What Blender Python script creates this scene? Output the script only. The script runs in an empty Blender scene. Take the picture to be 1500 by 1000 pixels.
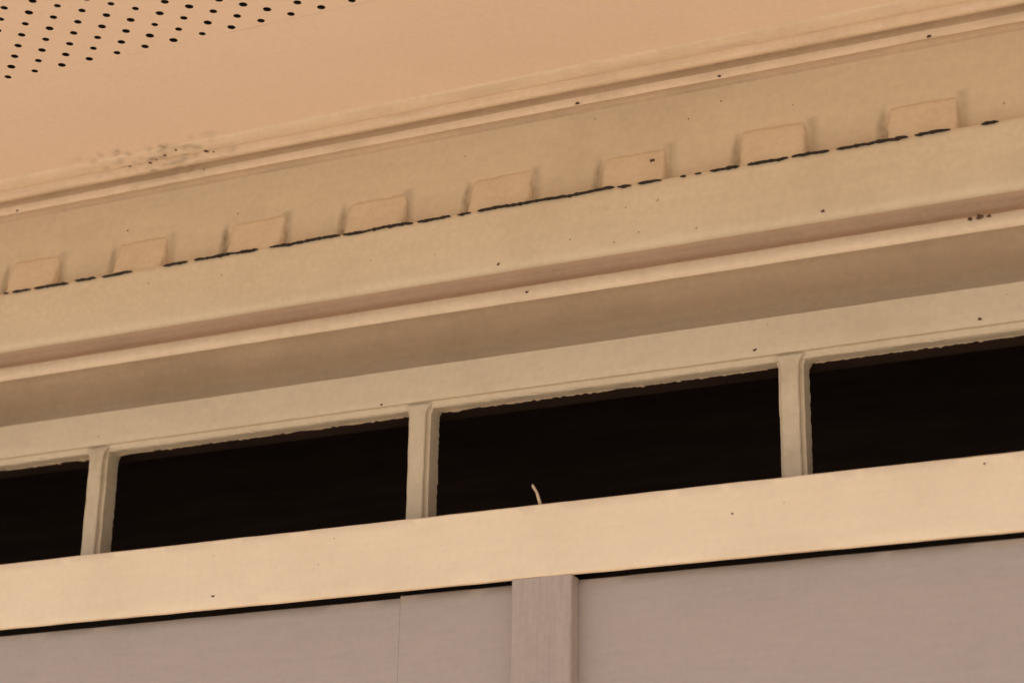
import bpy, bmesh, math, random
from mathutils import Matrix, Vector, noise
random.seed(7)
EYE=1.6
XA,XB=-4.2,2.6
scene=bpy.context.scene

# ---------------------------------------------------------------- materials
def nn(nt,t,**kw):
    n=nt.nodes.new(t)
    for k,v in kw.items(): setattr(n,k,v)
    return n
def paint(name,col,var=0.10,rough=0.6,grain=(3,40,40),bump=0.25,speck=0.0,dirt=(0.30,0.2,0.12),dirt_amt=0.25,dirt_scale=4.0,grain_bump=0.4,grime_shade=None,mott=.05):
    m=bpy.data.materials.new(name); m.use_nodes=True
    nt=m.node_tree; nt.nodes.clear(); L=nt.links.new
    out=nn(nt,'ShaderNodeOutputMaterial'); b=nn(nt,'ShaderNodeBsdfPrincipled')
    L(b.outputs[0],out.inputs[0]); b.inputs['Roughness'].default_value=rough
    b.inputs['Specular IOR Level'].default_value=0.25
    tc=nn(nt,'ShaderNodeTexCoord')
    n1=nn(nt,'ShaderNodeTexNoise'); n1.inputs['Scale'].default_value=dirt_scale; n1.inputs['Detail'].default_value=8; n1.inputs['Roughness'].default_value=0.7
    mp=nn(nt,'ShaderNodeMapping'); mp.inputs['Scale'].default_value=grain
    L(tc.outputs['Object'],mp.inputs[0]); L(tc.outputs['Object'],n1.inputs['Vector'])
    n2=nn(nt,'ShaderNodeTexNoise'); n2.inputs['Scale'].default_value=4; n2.inputs['Detail'].default_value=5; n2.inputs['Roughness'].default_value=0.65
    L(mp.outputs[0],n2.inputs['Vector'])
    n3=nn(nt,'ShaderNodeTexNoise'); n3.inputs['Scale'].default_value=110; n3.inputs['Detail'].default_value=3
    L(tc.outputs['Object'],n3.inputs['Vector'])
    hi=[min(1,c*(1+var)) for c in col]; lo=[c*(1-var) for c in col]
    r1=nn(nt,'ShaderNodeMix',data_type='RGBA'); r1.inputs[6].default_value=(*lo,1); r1.inputs[7].default_value=(*hi,1)
    mr=nn(nt,'ShaderNodeMapRange'); mr.inputs[1].default_value=0.3; mr.inputs[2].default_value=0.7
    L(n2.outputs[0],mr.inputs[0]); L(mr.outputs[0],r1.inputs[0])
    r2=nn(nt,'ShaderNodeMix',data_type='RGBA'); r2.inputs[7].default_value=(*dirt,1)
    md=nn(nt,'ShaderNodeMapRange'); md.inputs[1].default_value=0.48; md.inputs[2].default_value=0.78; md.inputs[3].default_value=0; md.inputs[4].default_value=dirt_amt
    L(n1.outputs[0],md.inputs[0]); L(md.outputs[0],r2.inputs[0]); L(r1.outputs[2],r2.inputs[6])
    last=r2.outputs[2]
    r4=nn(nt,'ShaderNodeMix',data_type='RGBA',blend_type='MULTIPLY'); r4.inputs[0].default_value=1
    m4=nn(nt,'ShaderNodeMapRange'); m4.inputs[1].default_value=.3; m4.inputs[2].default_value=.7; m4.inputs[3].default_value=1-mott; m4.inputs[4].default_value=1+mott*.5
    L(n3.outputs[0],m4.inputs[0]); L(last,r4.inputs[6]); L(m4.outputs[0],r4.inputs[7]); last=r4.outputs[2]
    if grime_shade:
        at=nn(nt,'ShaderNodeAttribute',attribute_name='grime_shade')
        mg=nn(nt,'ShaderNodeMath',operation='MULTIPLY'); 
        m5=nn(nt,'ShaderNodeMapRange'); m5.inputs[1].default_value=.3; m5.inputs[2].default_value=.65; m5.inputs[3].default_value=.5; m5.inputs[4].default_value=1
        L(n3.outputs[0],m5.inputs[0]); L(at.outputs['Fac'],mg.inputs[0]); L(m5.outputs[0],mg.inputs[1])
        r5=nn(nt,'ShaderNodeMix',data_type='RGBA'); r5.inputs[7].default_value=(*grime_shade,1)
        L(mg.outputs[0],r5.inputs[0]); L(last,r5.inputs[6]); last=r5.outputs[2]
    if speck>0:
        v=nn(nt,'ShaderNodeTexVoronoi'); v.inputs['Scale'].default_value=30
        L(tc.outputs['Object'],v.inputs['Vector'])
        ms=nn(nt,'ShaderNodeMapRange'); ms.inputs[1].default_value=0.045; ms.inputs[2].default_value=0.09; ms.inputs[3].default_value=1; ms.inputs[4].default_value=0
        L(v.outputs['Distance'],ms.inputs[0])
        sep=nn(nt,'ShaderNodeSeparateColor'); L(v.outputs['Color'],sep.inputs[0])
        gt=nn(nt,'ShaderNodeMath',operation='LESS_THAN'); gt.inputs[1].default_value=speck; L(sep.outputs[0],gt.inputs[0])
        mu=nn(nt,'ShaderNodeMath',operation='MULTIPLY'); L(ms.outputs[0],mu.inputs[0]); L(gt.outputs[0],mu.inputs[1])
        mu2=nn(nt,'ShaderNodeMath',operation='MULTIPLY'); L(mu.outputs[0],mu2.inputs[0]); mu2.inputs[1].default_value=0.5
        r3=nn(nt,'ShaderNodeMix',data_type='RGBA'); r3.inputs[7].default_value=(0.12,0.07,0.04,1)
        L(mu2.outputs[0],r3.inputs[0]); L(last,r3.inputs[6]); last=r3.outputs[2]
    L(last,b.inputs['Base Color'])
    a=nn(nt,'ShaderNodeMath',operation='MULTIPLY_ADD'); a.inputs[1].default_value=grain_bump
    L(n2.outputs[0],a.inputs[0]); 
    s3=nn(nt,'ShaderNodeMath',operation='MULTIPLY'); s3.inputs[1].default_value=0.35; L(n3.outputs[0],s3.inputs[0]); L(s3.outputs[0],a.inputs[2])
    bp=nn(nt,'ShaderNodeBump'); bp.inputs['Strength'].default_value=bump; bp.inputs['Distance'].default_value=0.004
    L(a.outputs[0],bp.inputs['Height']); L(bp.outputs[0],b.inputs['Normal'])
    return m
GRIME_SHADE=(0.24,0.17,0.10)  # brown for crown dirt and for the shade painted beside dentils
m_soffit=paint('soffit_paint',(0.86,0.63,0.445),var=0.02,rough=.85,grain=(1,1,1),bump=0.06,dirt=(.55,.39,.25),dirt_amt=0.25,dirt_scale=2.0,grain_bump=0.2,mott=.03,grime_shade=GRIME_SHADE)
m_corn=paint('cornice_paint',(0.71,0.55,0.37),var=0.03,rough=.85,grain=(2,14,14),bump=0.28,speck=0.03,dirt=(0.45,0.32,0.19),dirt_amt=0.38,grain_bump=.25,grime_shade=GRIME_SHADE)
m_cove=paint('cove_shade_paint',(0.54,0.395,0.26),var=0.05,rough=.85,grain=(2,14,14),bump=0.3,speck=0.03,dirt=(0.30,0.21,0.12),dirt_amt=0.42,grain_bump=.25,grime_shade=GRIME_SHADE)  # shade of the cove hollow put into a darker paint colour
m_quirk=paint('groove_shade_paint',(0.62,0.445,0.315),var=0.05,rough=.85,grain=(2,14,14),bump=0.35,dirt=(0.34,0.24,0.14),dirt_amt=0.3,grain_bump=.25)  # darker tone paints in the shade under the plain band
m_crown=paint('crown_bead_paint',(0.80,0.60,0.41),var=0.04,rough=.85,grain=(2,14,14),bump=0.4,speck=0.04,dirt=(0.48,0.33,0.2),dirt_amt=0.4,dirt_scale=7,grain_bump=.25,grime_shade=GRIME_SHADE)
m_crgv=paint('crown_groove_shade_paint',(0.65,0.475,0.315),var=0.06,rough=.85,grain=(2,14,14),bump=0.4,speck=0.04,dirt=(0.42,0.30,0.18),dirt_amt=0.5,dirt_scale=6,grain_bump=.25,grime_shade=GRIME_SHADE)  # shade lines of the crown grooves painted as a darker tone
m_dent=paint('dentil_paint',(0.755,0.58,0.39),var=0.03,rough=.85,grain=(3,14,14),bump=0.35,dirt=(0.48,0.33,0.2),dirt_amt=0.35,dirt_scale=9,grain_bump=.25)
m_frame=paint('frame_paint',(0.66,0.515,0.345),var=0.06,rough=.85,grain=(9,9,5),bump=0.45,speck=0.05,dirt=(0.33,0.24,0.14),dirt_amt=0.65,dirt_scale=10)
m_rail=paint('rail_paint',(0.94,0.72,0.49),var=0.025,rough=.8,grain=(2,20,20),bump=0.22,speck=0.02,dirt=(.6,.42,.26),dirt_amt=0.25,grain_bump=.3,mott=.03)
m_panel=paint('panel_paint',(0.495,0.385,0.318),var=0.03,rough=.85,grain=(4,40,34),bump=0.28,dirt=(.36,.27,.20),dirt_amt=0.25,mott=.03)
m_batten=paint('batten_paint',(0.485,0.372,0.303),var=0.06,rough=.85,grain=(50,50,2.5),bump=0.4,dirt_amt=0.14)
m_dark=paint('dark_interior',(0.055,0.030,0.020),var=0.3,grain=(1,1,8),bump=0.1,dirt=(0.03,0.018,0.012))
m_gap=paint('open_joint_shade',(0.03,0.018,0.012),var=0.3,dirt=(0.03,0.02,0.012))  # darkness of gaps and holes put into the surface colour
m_nail=paint('rust_spot',(0.12,0.06,0.035),var=0.4,dirt=(0.03,0.02,0.012))
m_twig=paint('splinter_wood',(0.62,0.45,0.28),var=0.2)
m_roof=paint('roof_shingle',(0.08,0.07,0.06),var=0.3)
m_ground=paint('concrete_ground',(0.60,0.53,0.435),var=0.10,rough=0.9,grain=(1,1,1),bump=0.3,dirt=(0.42,0.37,0.3),dirt_scale=0.6)

house=bpy.data.objects.new('wooden_house',None); scene.collection.objects.link(house)
def mk(name,verts,faces,mat,smooth=False,parent=house):
    me=bpy.data.meshes.new(name); me.from_pydata([(v[0],v[1],v[2]+EYE) for v in verts],[],faces); me.update()
    bm=bmesh.new(); bm.from_mesh(me); bmesh.ops.recalc_face_normals(bm,faces=bm.faces); bm.to_mesh(me); bm.free()
    if smooth:
        for p in me.polygons: p.use_smooth=True
    o=bpy.data.objects.new(name,me); scene.collection.objects.link(o); me.materials.append(mat)
    if parent: o.parent=parent
    return o
def jig(p,amp,seed=0.0):
    q=Vector((p[0]*2.2+seed,p[1]*3,p[2]*3)); q2=Vector((p[0]*25+seed,p[1]*30,p[2]*30+7))
    a=noise.noise(q)*1.3*amp+noise.noise(q2)*0.45*amp
    b=noise.noise(q+Vector((31,5,2)))*1.3*amp+noise.noise(q2+Vector((3,15,22)))*0.45*amp
    return (p[0],p[1]+a,p[2]+b)
def subd(prof,maxd=0.012):
    r=[prof[0]]
    for a,b in zip(prof,prof[1:]):
        d=math.dist(a,b); n=max(1,int(d/maxd))
        for i in range(1,n+1): r.append((a[0]+(b[0]-a[0])*i/n,a[1]+(b[1]-a[1])*i/n))
    return r
def extr(name,prof,x0,x1,mat,step=0.01,amp=0.0007,closed=False,smooth=True,seed=0.0,grime_shade=None,maxd=.012):
    """sweep a (y,z) section along x"""
    p=subd(prof+([prof[0]] if closed else []),maxd)
    if closed: p=p[:-1]
    n=len(p); ns=max(1,int((x1-x0)/step)); V=[];F=[];G=[]
    for i in range(ns+1):
        x=x0+(x1-x0)*i/ns
        for (y,z) in p:
            q=(x,y,z)
            if grime_shade: G.append(grime_shade(q))
            V.append(jig(q,amp,seed))
    m=n if closed else n-1
    for i in range(ns):
        for j in range(m):
            k=(j+1)%n
            F.append((i*n+j,i*n+k,(i+1)*n+k,(i+1)*n+j))
    if closed:
        F.append(tuple(range(n))); F.append(tuple(ns*n+j for j in range(n)))
    o=mk(name,V,F,mat,smooth)
    if grime_shade:
        at=o.data.attributes.new('grime_shade','FLOAT','POINT'); at.data.foreach_set('value',G)
    if smooth:
        o.data.set_sharp_from_angle(angle=math.radians(45))
    return o
def rbox(name,x0,x1,y0,y1,z0,z1,mat,r=0.002,step=None,amp=0.0004,seed=0):
    pr=[(y0+r,z0),(y1-r,z0),(y1,z0+r),(y1,z1-r),(y1-r,z1),(y0+r,z1),(y0,z1-r),(y0,z0+r)]
    return extr(name,pr,x0,x1,mat,step or 0.01,amp,closed=True,seed=seed)

# ---------------------------------------------------------------- cornice
DX0,DP=-1.7906,0.2015
def grime_shade(q):
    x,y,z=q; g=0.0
    if 2.43<y<2.446 and 1.2245<=z<1.30:  # shade beside each dentil painted on the frieze as dark smudges
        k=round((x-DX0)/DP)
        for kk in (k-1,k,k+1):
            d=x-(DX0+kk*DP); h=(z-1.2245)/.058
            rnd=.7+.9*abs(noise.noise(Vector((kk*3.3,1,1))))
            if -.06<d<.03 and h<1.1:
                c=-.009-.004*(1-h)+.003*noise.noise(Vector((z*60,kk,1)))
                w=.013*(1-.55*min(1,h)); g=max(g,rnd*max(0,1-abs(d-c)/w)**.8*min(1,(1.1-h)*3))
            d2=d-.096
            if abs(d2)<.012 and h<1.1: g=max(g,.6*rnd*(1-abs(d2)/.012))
    if y<2.43 and z>1.362:      # weathered, flaking stretch of the crown
        t=max(0,1-abs(x+1.68)/.16)*(1 if y<2.40 else .4)*(1 if y>2.33 else 0); nz=noise.noise(Vector((x*60,y*120,z*120)))
        g=max(g,t*max(0,nz*1.7))
        if y>2.345: g=max(g,.55*max(0,noise.noise(Vector((x*9,y*60,z*60)))-.2))
    return min(1,g)
S1=[(2.580,0.9935),(2.5595,0.9935),(2.558,0.995),(2.558,1.0005),(2.5565,1.0025),(2.551,1.003),(2.550,1.0045),(2.550,1.0560)]
S2=[(2.550,1.0560),(2.5525,1.0600),(2.560,1.0700),(2.568,1.0830),(2.574,1.0980),(2.575,1.1130),(2.570,1.1250),(2.560,1.1330),(2.545,1.1370),(2.522,1.1340),(2.500,1.1240),(2.485,1.1120),(2.4775,1.1040)]
S3=[(2.4775,1.1040),(2.4740,1.1010),(2.4700,1.1030),(2.4680,1.107),(2.4680,1.113),(2.4690,1.118),(2.4705,1.1215)]
S4=[(2.4705,1.1215),(2.475,1.1260),(2.480,1.1310),(2.482,1.136),(2.480,1.1410),(2.472,1.1440),(2.460,1.1420),(2.448,1.1375),(2.436,1.1320),(2.429,1.1285)]
S5=[(2.429,1.1285),(2.4235,1.1285),(2.4195,1.1320),(2.418,1.1380),(2.418,1.2225),(2.4195,1.2245),(2.4400,1.2245),(2.440,1.3590)]
S6=[(2.440,1.3590),(2.440,1.3635),(2.4370,1.3650),(2.4270,1.3645),(2.4245,1.3635)]
S7=[(2.4245,1.3635),(2.4215,1.3655),(2.4200,1.3690),(2.4190,1.3735)]
S8=[(2.4190,1.3735),(2.4200,1.3850),(2.4120,1.3880),(2.4060,1.3850),(2.4025,1.3775)]
S9=[(2.4025,1.3775),(2.4010,1.3755),(2.3960,1.3740),(2.3915,1.3738),(2.3880,1.3755),(2.3865,1.3800),(2.3830,1.3830),(2.3795,1.3820),(2.3770,1.3790),(2.3720,1.3770),(2.3650,1.3765),(2.3560,1.3772),(2.3480,1.3785),(2.3440,1.3800),(2.3420,1.3815)]
extr('window_head_board',S1,XA,XB,m_corn,step=.008,amp=0.0008,maxd=.009)
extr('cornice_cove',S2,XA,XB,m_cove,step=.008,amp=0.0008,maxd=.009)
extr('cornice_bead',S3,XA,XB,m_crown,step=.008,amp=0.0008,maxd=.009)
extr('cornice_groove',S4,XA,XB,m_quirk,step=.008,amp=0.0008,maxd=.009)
extr('cornice_frieze',S5,XA,XB,m_corn,step=.004,amp=0.0008,maxd=.006,grime_shade=grime_shade)
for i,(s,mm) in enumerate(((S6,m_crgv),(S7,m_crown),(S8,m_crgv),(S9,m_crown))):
    extr('crown_moulding_%d'%(i+1),s,XA,XB,mm,step=.004,amp=0.0009,maxd=.005,grime_shade=grime_shade)

# dentils
V=[];F=[]
for k in range(-11,21):
    xl=DX0+DP*k+random.uniform(-.003,.003); xr=xl+0.092+random.uniform(-.004,.004)
    y0,y1=2.4225+random.uniform(-.001,.001),2.450; z0,z1=1.2235,1.281+random.uniform(-.002,.002)
    tilt=random.uniform(-.002,.002)
    nx,nz=22,14; g={}
    for i in range(nx+1):
        for j in range(nz+1):
            u=i/nx; w=j/nz
            e=min(u,1-u)*nx; f=(1-w)*nz
            y=y0+0.0155*w+(0.003 if e<0.5 else .0008 if e<1.5 else 0)
            x=xl+(xr-xl)*u; z=z0+(z1-z0+tilt*(2*u-1))*w
            p=jig((x,y,z),0.0013,k*1.7); g[i,j]=len(V)
            V.append((p[0]+.0026*noise.noise(Vector((p[2]*70,k,u*3))),p[1],p[2]+.0025*w*noise.noise(Vector((p[0]*60,k,5)))))
    for i in range(nx):
        for j in range(nz): F.append((g[i,j],g[i+1,j],g[i+1,j+1],g[i,j+1]))
    rim=[g[0,j] for j in range(nz+1)]+[g[i,nz] for i in range(1,nx+1)]+[g[nx,j] for j in range(nz-1,-1,-1)]
    back=[]
    for q in rim:
        a=V[q]; back.append(len(V)); V.append((a[0],y1,a[2]+.005*(a[2]>z1-.004)))
    for a in range(len(rim)-1): F.append((rim[a],rim[a+1],back[a+1],back[a]))
mk('dentil_row',V,F,m_dent,True).data.set_sharp_from_angle(angle=math.radians(80))

# open joint (broken dark crack) along the top of the plain band
segs=[(-1.985,-1.976),(-1.968,-1.934),(-1.927,-1.863),(-1.851,-1.813),(-1.801,-1.747),(-1.690,-1.648),(-1.636,-1.526),(-1.506,-1.388),(-1.384,-1.270),(-1.263,-1.211),(-1.200,-1.179),(-1.168,-.962),(-.957,-.937),(-.927,-.893),(-.866,-.858),(-.845,-.836),(-.824,-.783),(-.771,-.715),(-.710,-.659),(-.649,-.554),(-.545,-.499),(-.459,-.437)]
x=-2.02
while x>XA: 
    l=random.uniform(.01,.12); segs.append((x-l,x)); x-=l+random.uniform(.006,.05)
x=-0.36
while x<XB-.2:
    l=random.uniform(.01,.1); segs.append((x,x+l)); x+=l+random.uniform(.02,.09)
V=[];F=[]
for a,b in segs:
    n=max(3,int((b-a)/0.0025)); base=len(V); off=random.uniform(-.0006,.0006)
    for i in range(n+1):
        t=i/n; x=a+(b-a)*t; e=min(1,min(t,1-t)*n/3+0.2)
        c=1.2232+off+0.0016*noise.noise(Vector((x*18,0,3)))+0.0012*noise.noise(Vector((x*90,4,3)))
        h=max(.0007,(0.0016+0.0012*noise.noise(Vector((x*45,9,1)))+.0014*noise.noise(Vector((x*200,2,1)))))*e
        yy=2.4155+0.0008*noise.noise(Vector((x*2.2,2.418*3,1.22*3)))
        V+= [(x,yy,c-h*(1+.5*noise.noise(Vector((x*260,1,8))))),(x,yy-0.0003,c+h),(x,2.428,c+h),(x,2.428,c-h)]
    for i in range(n):
        q=base+4*i
        for j in range(4): F.append((q+j,q+(j+1)%4,q+4+(j+1)%4,q+4+j))
    F.append((base,base+1,base+2,base+3)); q=base+4*n; F.append((q,q+1,q+2,q+3))
mk('open_joint_crack_shade',V,F,m_gap)

# ---------------------------------------------------------------- soffit
YO=1.66
extr('soffit_board',[(2.3425,1.3810),(2.0835,1.3810)],XA,XB,m_soffit,step=0.01,amp=0.0004,grime_shade=grime_shade)
P=0.0455; H=P/2; R=0.0054; V=[];F=[];dark=[]
y=2.072; row=0
while y>YO:
    off=(row%2)*P/2
    kx=int((XA+1.6)/P)-1
    while True:
        xc=-1.600+kx*P+off; kx+=1
        if xc>XB: break
        if xc<XA+P: continue
        base=len(V); ns=12; ring=[];outer=[]
        rr=R*random.uniform(.85,1.08)
        for i in range(ns):
            an=2*math.pi*(i+.5)/ns; c,s=math.cos(an),math.sin(an)
            sc=1/max(abs(c)/(P/2),abs(s)/(H/2))
            outer.append((xc+c*sc,y+s*sc,1.3810)); ring.append((xc+c*rr,y+s*rr,1.3810))
        for (sx,sy) in ((1,1),(-1,1),(-1,-1),(1,-1)):
            cx,cy=xc+sx*P/2,y+sy*H/2
            j=min(range(ns),key=lambda q:math.hypot(outer[q][0]-cx,outer[q][1]-cy)); outer[j]=(cx,cy,1.3810)
        V+=outer+ring+[(a,b,1.3840) for a,b,c in ring]
        for i in range(ns):
            j=(i+1)%ns
            F.append((base+i,base+j,base+ns+j,base+ns+i)); dark.append(0); F.append((base+ns+i,base+ns+j,base+2*ns+j,base+2*ns+i)); dark.append(1)
    y-=H; row+=1
o=mk('perforated_soffit_vent',V,F,m_soffit); o.data.materials.append(m_gap)  # hole walls coloured dark in place of shade
for p,d in zip(o.data.polygons,dark): p.material_index=d
mk('vent_cavity',[(XA,1.63,1.41),(XB,1.63,1.41),(XB,2.2,1.41),(XA,2.2,1.41)],[(0,1,2,3)],m_dark)
YF=y+H/2
rbox('eave_fascia',XA,XB,YF-.03,YF-.002,1.35,1.56,m_rail,step=.1)
mk('roof',[(XA-.2,YF-.05,1.56),(XB+.2,YF-.05,1.56),(XB+.2,6.5,3.6),(XA-.2,6.5,3.6),(XA-.2,YF-.05,1.60),(XB+.2,YF-.05,1.60),(XB+.2,6.5,3.68),(XA-.2,6.5,3.68)],
   [(0,1,2,3),(4,5,6,7),(0,1,5,4),(1,2,6,5),(2,3,7,6),(3,0,4,7)],m_roof)

# ---------------------------------------------------------------- transom mullions
mulls=[-1.881+0.559*i for i in range(-4,8)]
mulls=[m for m in mulls if XA<m<XB]
for i,c in enumerate(mulls):
    sec=[(-.0175,2.588),(-.0175,2.561),(-.016,2.560),(-.0130,2.560),(-.0125,2.559),(-.0125,2.5535),(-.0113,2.5522),(.0113,2.5522),(.0125,2.5535),(.0125,2.559),(.0130,2.560),(.016,2.560),(.0175,2.561),(.0175,2.588)]
    V=[];F=[];n=len(sec);nz=60
    for a in range(nz+1):
        z=.78+(.9985-.78)*a/nz
        for (sx,sy) in sec:
            t=max(0,(z-.984)/.010); fl=0.0035*t*t if abs(sx)>.0122 else 0
            p=Vector((c+sx+math.copysign(fl,sx),sy,z))
            d=0.0006*noise.noise(Vector((p.x*40+i,p.y*40,z*30)))+.0011*noise.noise(Vector((p.x*40+i,p.y*40,z*190)))*(1 if sy>2.57 else .3) ; d2=.0004*noise.noise(Vector((p.x*9+i*3,4,z*8)))
            V.append((p.x+d+d2,p.y+d*.5,z))
    for a in range(nz):
        for j in range(n-1): F.append((a*n+j,a*n+j+1,(a+1)*n+j+1,(a+1)*n+j))
    mk('transom_mullion_%d'%(i+1),V,F,m_frame,True).data.set_sharp_from_angle(angle=math.radians(40))
def bead(name,yc,zc,r0,a1,a2,seed,mat):
    V=[];F=[];ns=8;N=int((XB-XA)/.003)
    for i in range(N+1):
        x=XA+(XB-XA)*i/N
        r=max(.0002,r0+a1*noise.noise(Vector((x*31,seed,1)))+a2*noise.noise(Vector((x*150,seed,1))))
        for j in range(ns):
            a=2*math.pi*j/ns; V.append((x,yc+r*math.cos(a),zc+r*math.sin(a)))
    for i in range(N):
        for j in range(ns): k=(j+1)%ns; F.append((i*ns+j,i*ns+k,(i+1)*ns+k,(i+1)*ns+j))
    mk(name,V,F,mat,True)
bead('head_caulk_bead',2.5795,.9945,.0022,.0022,.0026,1,m_cove)
bead('head_paint_ridge',2.5585,.9940,.0010,.0016,.0016,8,m_frame)

def box(name,x0,x1,y0,y1,z0,z1,mat):
    return mk(name,[(x0,y0,z0),(x1,y0,z0),(x1,y1,z0),(x0,y1,z0),(x0,y0,z1),(x1,y0,z1),(x1,y1,z1),(x0,y1,z1)],
      [(0,1,2,3),(4,5,6,7),(0,1,5,4),(1,2,6,5),(2,3,7,6),(3,0,4,7)],mat)
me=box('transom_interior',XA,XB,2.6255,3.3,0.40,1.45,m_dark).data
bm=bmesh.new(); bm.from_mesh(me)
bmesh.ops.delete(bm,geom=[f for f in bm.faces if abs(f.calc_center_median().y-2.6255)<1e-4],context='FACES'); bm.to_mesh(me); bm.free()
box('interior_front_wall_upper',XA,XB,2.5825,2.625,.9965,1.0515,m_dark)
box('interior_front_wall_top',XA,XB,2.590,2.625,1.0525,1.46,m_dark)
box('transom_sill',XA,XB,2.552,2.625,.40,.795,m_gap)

# ---------------------------------------------------------------- rail, panels, batten
rbox('transom_rail_board',XA,XB,2.500,2.512,.7115,.812,m_rail,r=.002,amp=.0009,seed=5)
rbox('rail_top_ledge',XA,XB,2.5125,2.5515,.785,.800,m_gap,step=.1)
def panel(name,x0,x1,zt,seed):
    extr(name,[(2.5295,-1.6),(2.5295,zt-.0015),(2.531,zt),(2.545,zt)],x0,x1,m_panel,step=.02,amp=.0006,seed=seed)
panel('wall_panel_1',XA,-1.3268,.7080,1)
panel('wall_panel_2',-1.3265,-1.10,.7110,2)
panel('wall_panel_3',-1.0995,XB,.7100,3)
def batten(name,x0,x1):
    sec=[(x0,2.5285),(x0,2.505),(x0+.002,2.503),(x1-.002,2.503),(x1,2.505),(x1,2.5285)]
    V=[];F=[];n=len(sec);nz=160
    for a in range(nz+1):
        z=-1.6+(.7110+1.6)*a/nz
        for s in sec:
            d=.0007*noise.noise(Vector((s[0]*9,s[1]*9,z*6))); V.append((s[0]+d,s[1]+d,z))
    for a in range(nz):
        for j in range(n-1): F.append((a*n+j,a*n+j+1,(a+1)*n+j+1,(a+1)*n+j))
    F.append(tuple(nz*n+j for j in range(n)))
    mk(name,V,F,m_batten,True).data.set_sharp_from_angle(angle=math.radians(35))
for i,xx in enumerate((-3.585,-2.365,-1.145,.075,1.295)): batten('wall_batten_%d'%(i+1),xx,xx+.0872)
for s,xx in (('a',XA),('b',XB)):
    box('end_wall_'+s,xx-.02,xx+.0,2.54,6.4,-1.6,1.42,m_panel)

# ---------------------------------------------------------------- nail heads, rust spots
spots=[(-1.019,2.4200,1.3655,.0030),(-.908,2.4215,1.257,.0034),(-1.113,2.4675,1.112,.0028),(-1.1346,2.4175,1.138,.0025),(-.671,2.4175,1.1386,.0025),
 (-.479,2.4665,1.1185,.0045),(-.492,2.4665,1.1175,.003),(-.467,2.4665,1.118,.003),(-.5035,2.5495,1.012,.0028),(-.8095,2.5495,1.012,.0028),(-1.381,2.5497,1.006,.003),
 (-1.6157,2.4997,.7284,.0028),(-1.42,2.4998,.795,.0015),(-.83,2.4998,.77,.0018),(-.50,2.4998,.80,.0018),
 (-.81,2.421,1.3660,.0025),(-.52,2.421,1.3660,.003),(-1.98,2.421,1.3660,.0028)]
under=[(-1.60,2.372,.0042),(-1.59,2.378,.002),(-1.70,2.374,.0028),(-1.665,2.360,.0025),(-1.735,2.372,.0022),(-1.685,2.368,.002),(-1.64,2.352,.0018)]
for i in range(28):
    spots.append((random.uniform(-3.5,2),2.4175,random.uniform(1.14,1.21),random.uniform(.0006,.0012)))
    spots.append((random.uniform(-3.5,2),2.4395,random.uniform(1.29,1.35),random.uniform(.0006,.0014)))
    spots.append((random.uniform(-3.5,2),2.4995,random.uniform(.72,.805),random.uniform(.0004,.0009)))
    spots.append((random.uniform(-3.5,2),2.5495,random.uniform(1.008,1.05),random.uniform(.0004,.0010)))
V=[];F=[]
for (x,y,z,r) in spots:
    base=len(V); n=9
    for i in range(n):
        a=2*math.pi*i/n; q=r*random.uniform(.5,1.2)
        V.append((x+q*1.2*math.cos(a),y+.0005,z+q*.9*math.sin(a)))
    V.append((x,y-.0012,z))
    for i in range(n): F.append((base+i,base+(i+1)%n,base+n))
for (x,y,r) in under:
    base=len(V); n=9; z=1.3762
    for i in range(n):
        a=2*math.pi*i/n; q=r*random.uniform(.5,1.2)
        V.append((x+q*1.2*math.cos(a),y+q*1.3*math.sin(a),z+.0008))
    V.append((x,y,z-.0012))
    for i in range(n): F.append((base+i,base+(i+1)%n,base+n))
mk('nail_rust_spots',V,F,m_nail,True)

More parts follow.
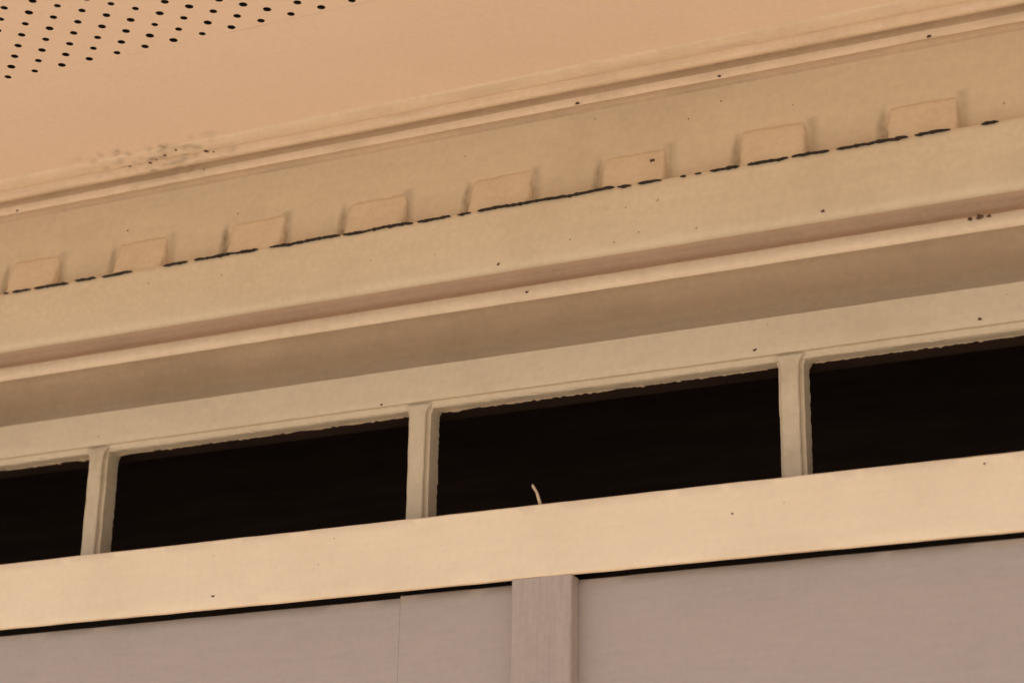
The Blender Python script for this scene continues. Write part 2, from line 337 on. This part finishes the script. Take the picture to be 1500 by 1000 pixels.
# splinter standing on the rail
pts=[Vector((-1.104,2.508,.805)),Vector((-1.107,2.507,.818)),Vector((-1.110,2.505,.830)),Vector((-1.1145,2.503,.838)),Vector((-1.1155,2.502,.8415))]
rad=[.0028,.0025,.0022,.0024,.0012]
V=[];F=[]
for p,r in zip(pts,rad):
    for j in range(7):
        a=2*math.pi*j/7; V.append((p.x+r*math.cos(a),p.y+r*math.sin(a),p.z))
for i in range(len(pts)-1):
    for j in range(7): k=(j+1)%7; F.append((i*7+j,i*7+k,(i+1)*7+k,(i+1)*7+j))
F.append(tuple(28+j for j in range(7)))
mk('wood_splinter',V,F,m_twig,True)

# ---------------------------------------------------------------- ground
g=200
mk('ground',[(-g,-g,-1.6),(g,-g,-1.6),(g,g,-1.6),(-g,g,-1.6)],[(0,1,2,3)],m_ground,parent=None)

# ---------------------------------------------------------------- light
EL=math.radians(50); AZ=math.radians(-25)
sd=Vector((math.sin(AZ)*math.cos(EL),-math.cos(AZ)*math.cos(EL),math.sin(EL)))
sun=bpy.data.lights.new('sun','SUN'); sun.energy=4.8; sun.angle=math.radians(.5); sun.color=(1,.93,.83)
so=bpy.data.objects.new('sun',sun); scene.collection.objects.link(so); so.rotation_euler=sd.to_track_quat('Z','Y').to_euler()
w=bpy.data.worlds.new('World'); scene.world=w; w.use_nodes=True; nt=w.node_tree
sky=nt.nodes.new('ShaderNodeTexSky'); sky.sky_type='NISHITA'; sky.sun_disc=False; sky.sun_elevation=EL; sky.sun_rotation=math.atan2(sd.x,sd.y)
nt.links.new(sky.outputs[0],nt.nodes['Background'].inputs[0]); nt.nodes['Background'].inputs[1].default_value=.145

# ---------------------------------------------------------------- camera
X=Vector((7164,1040,3067)).normalized(); Z=Vector((150,8000,-3067)).normalized()
Z=(Z-X*Z.dot(X)).normalized(); Y=Z.cross(X)
cam=bpy.data.cameras.new('camera'); co=bpy.data.objects.new('camera',cam); scene.collection.objects.link(co)
R3=Matrix((X,Y,Z))
co.matrix_world=Matrix.Translation((0,0,EYE))@R3.to_4x4()
cam.sensor_width=36; cam.lens=73.6; cam.clip_start=.05; cam.clip_end=1000
cam.dof.use_dof=True; cam.dof.focus_distance=2.9; cam.dof.aperture_fstop=4.0
scene.camera=co
scene.view_settings.view_transform='Standard'; scene.view_settings.look='None'; scene.view_settings.exposure=0
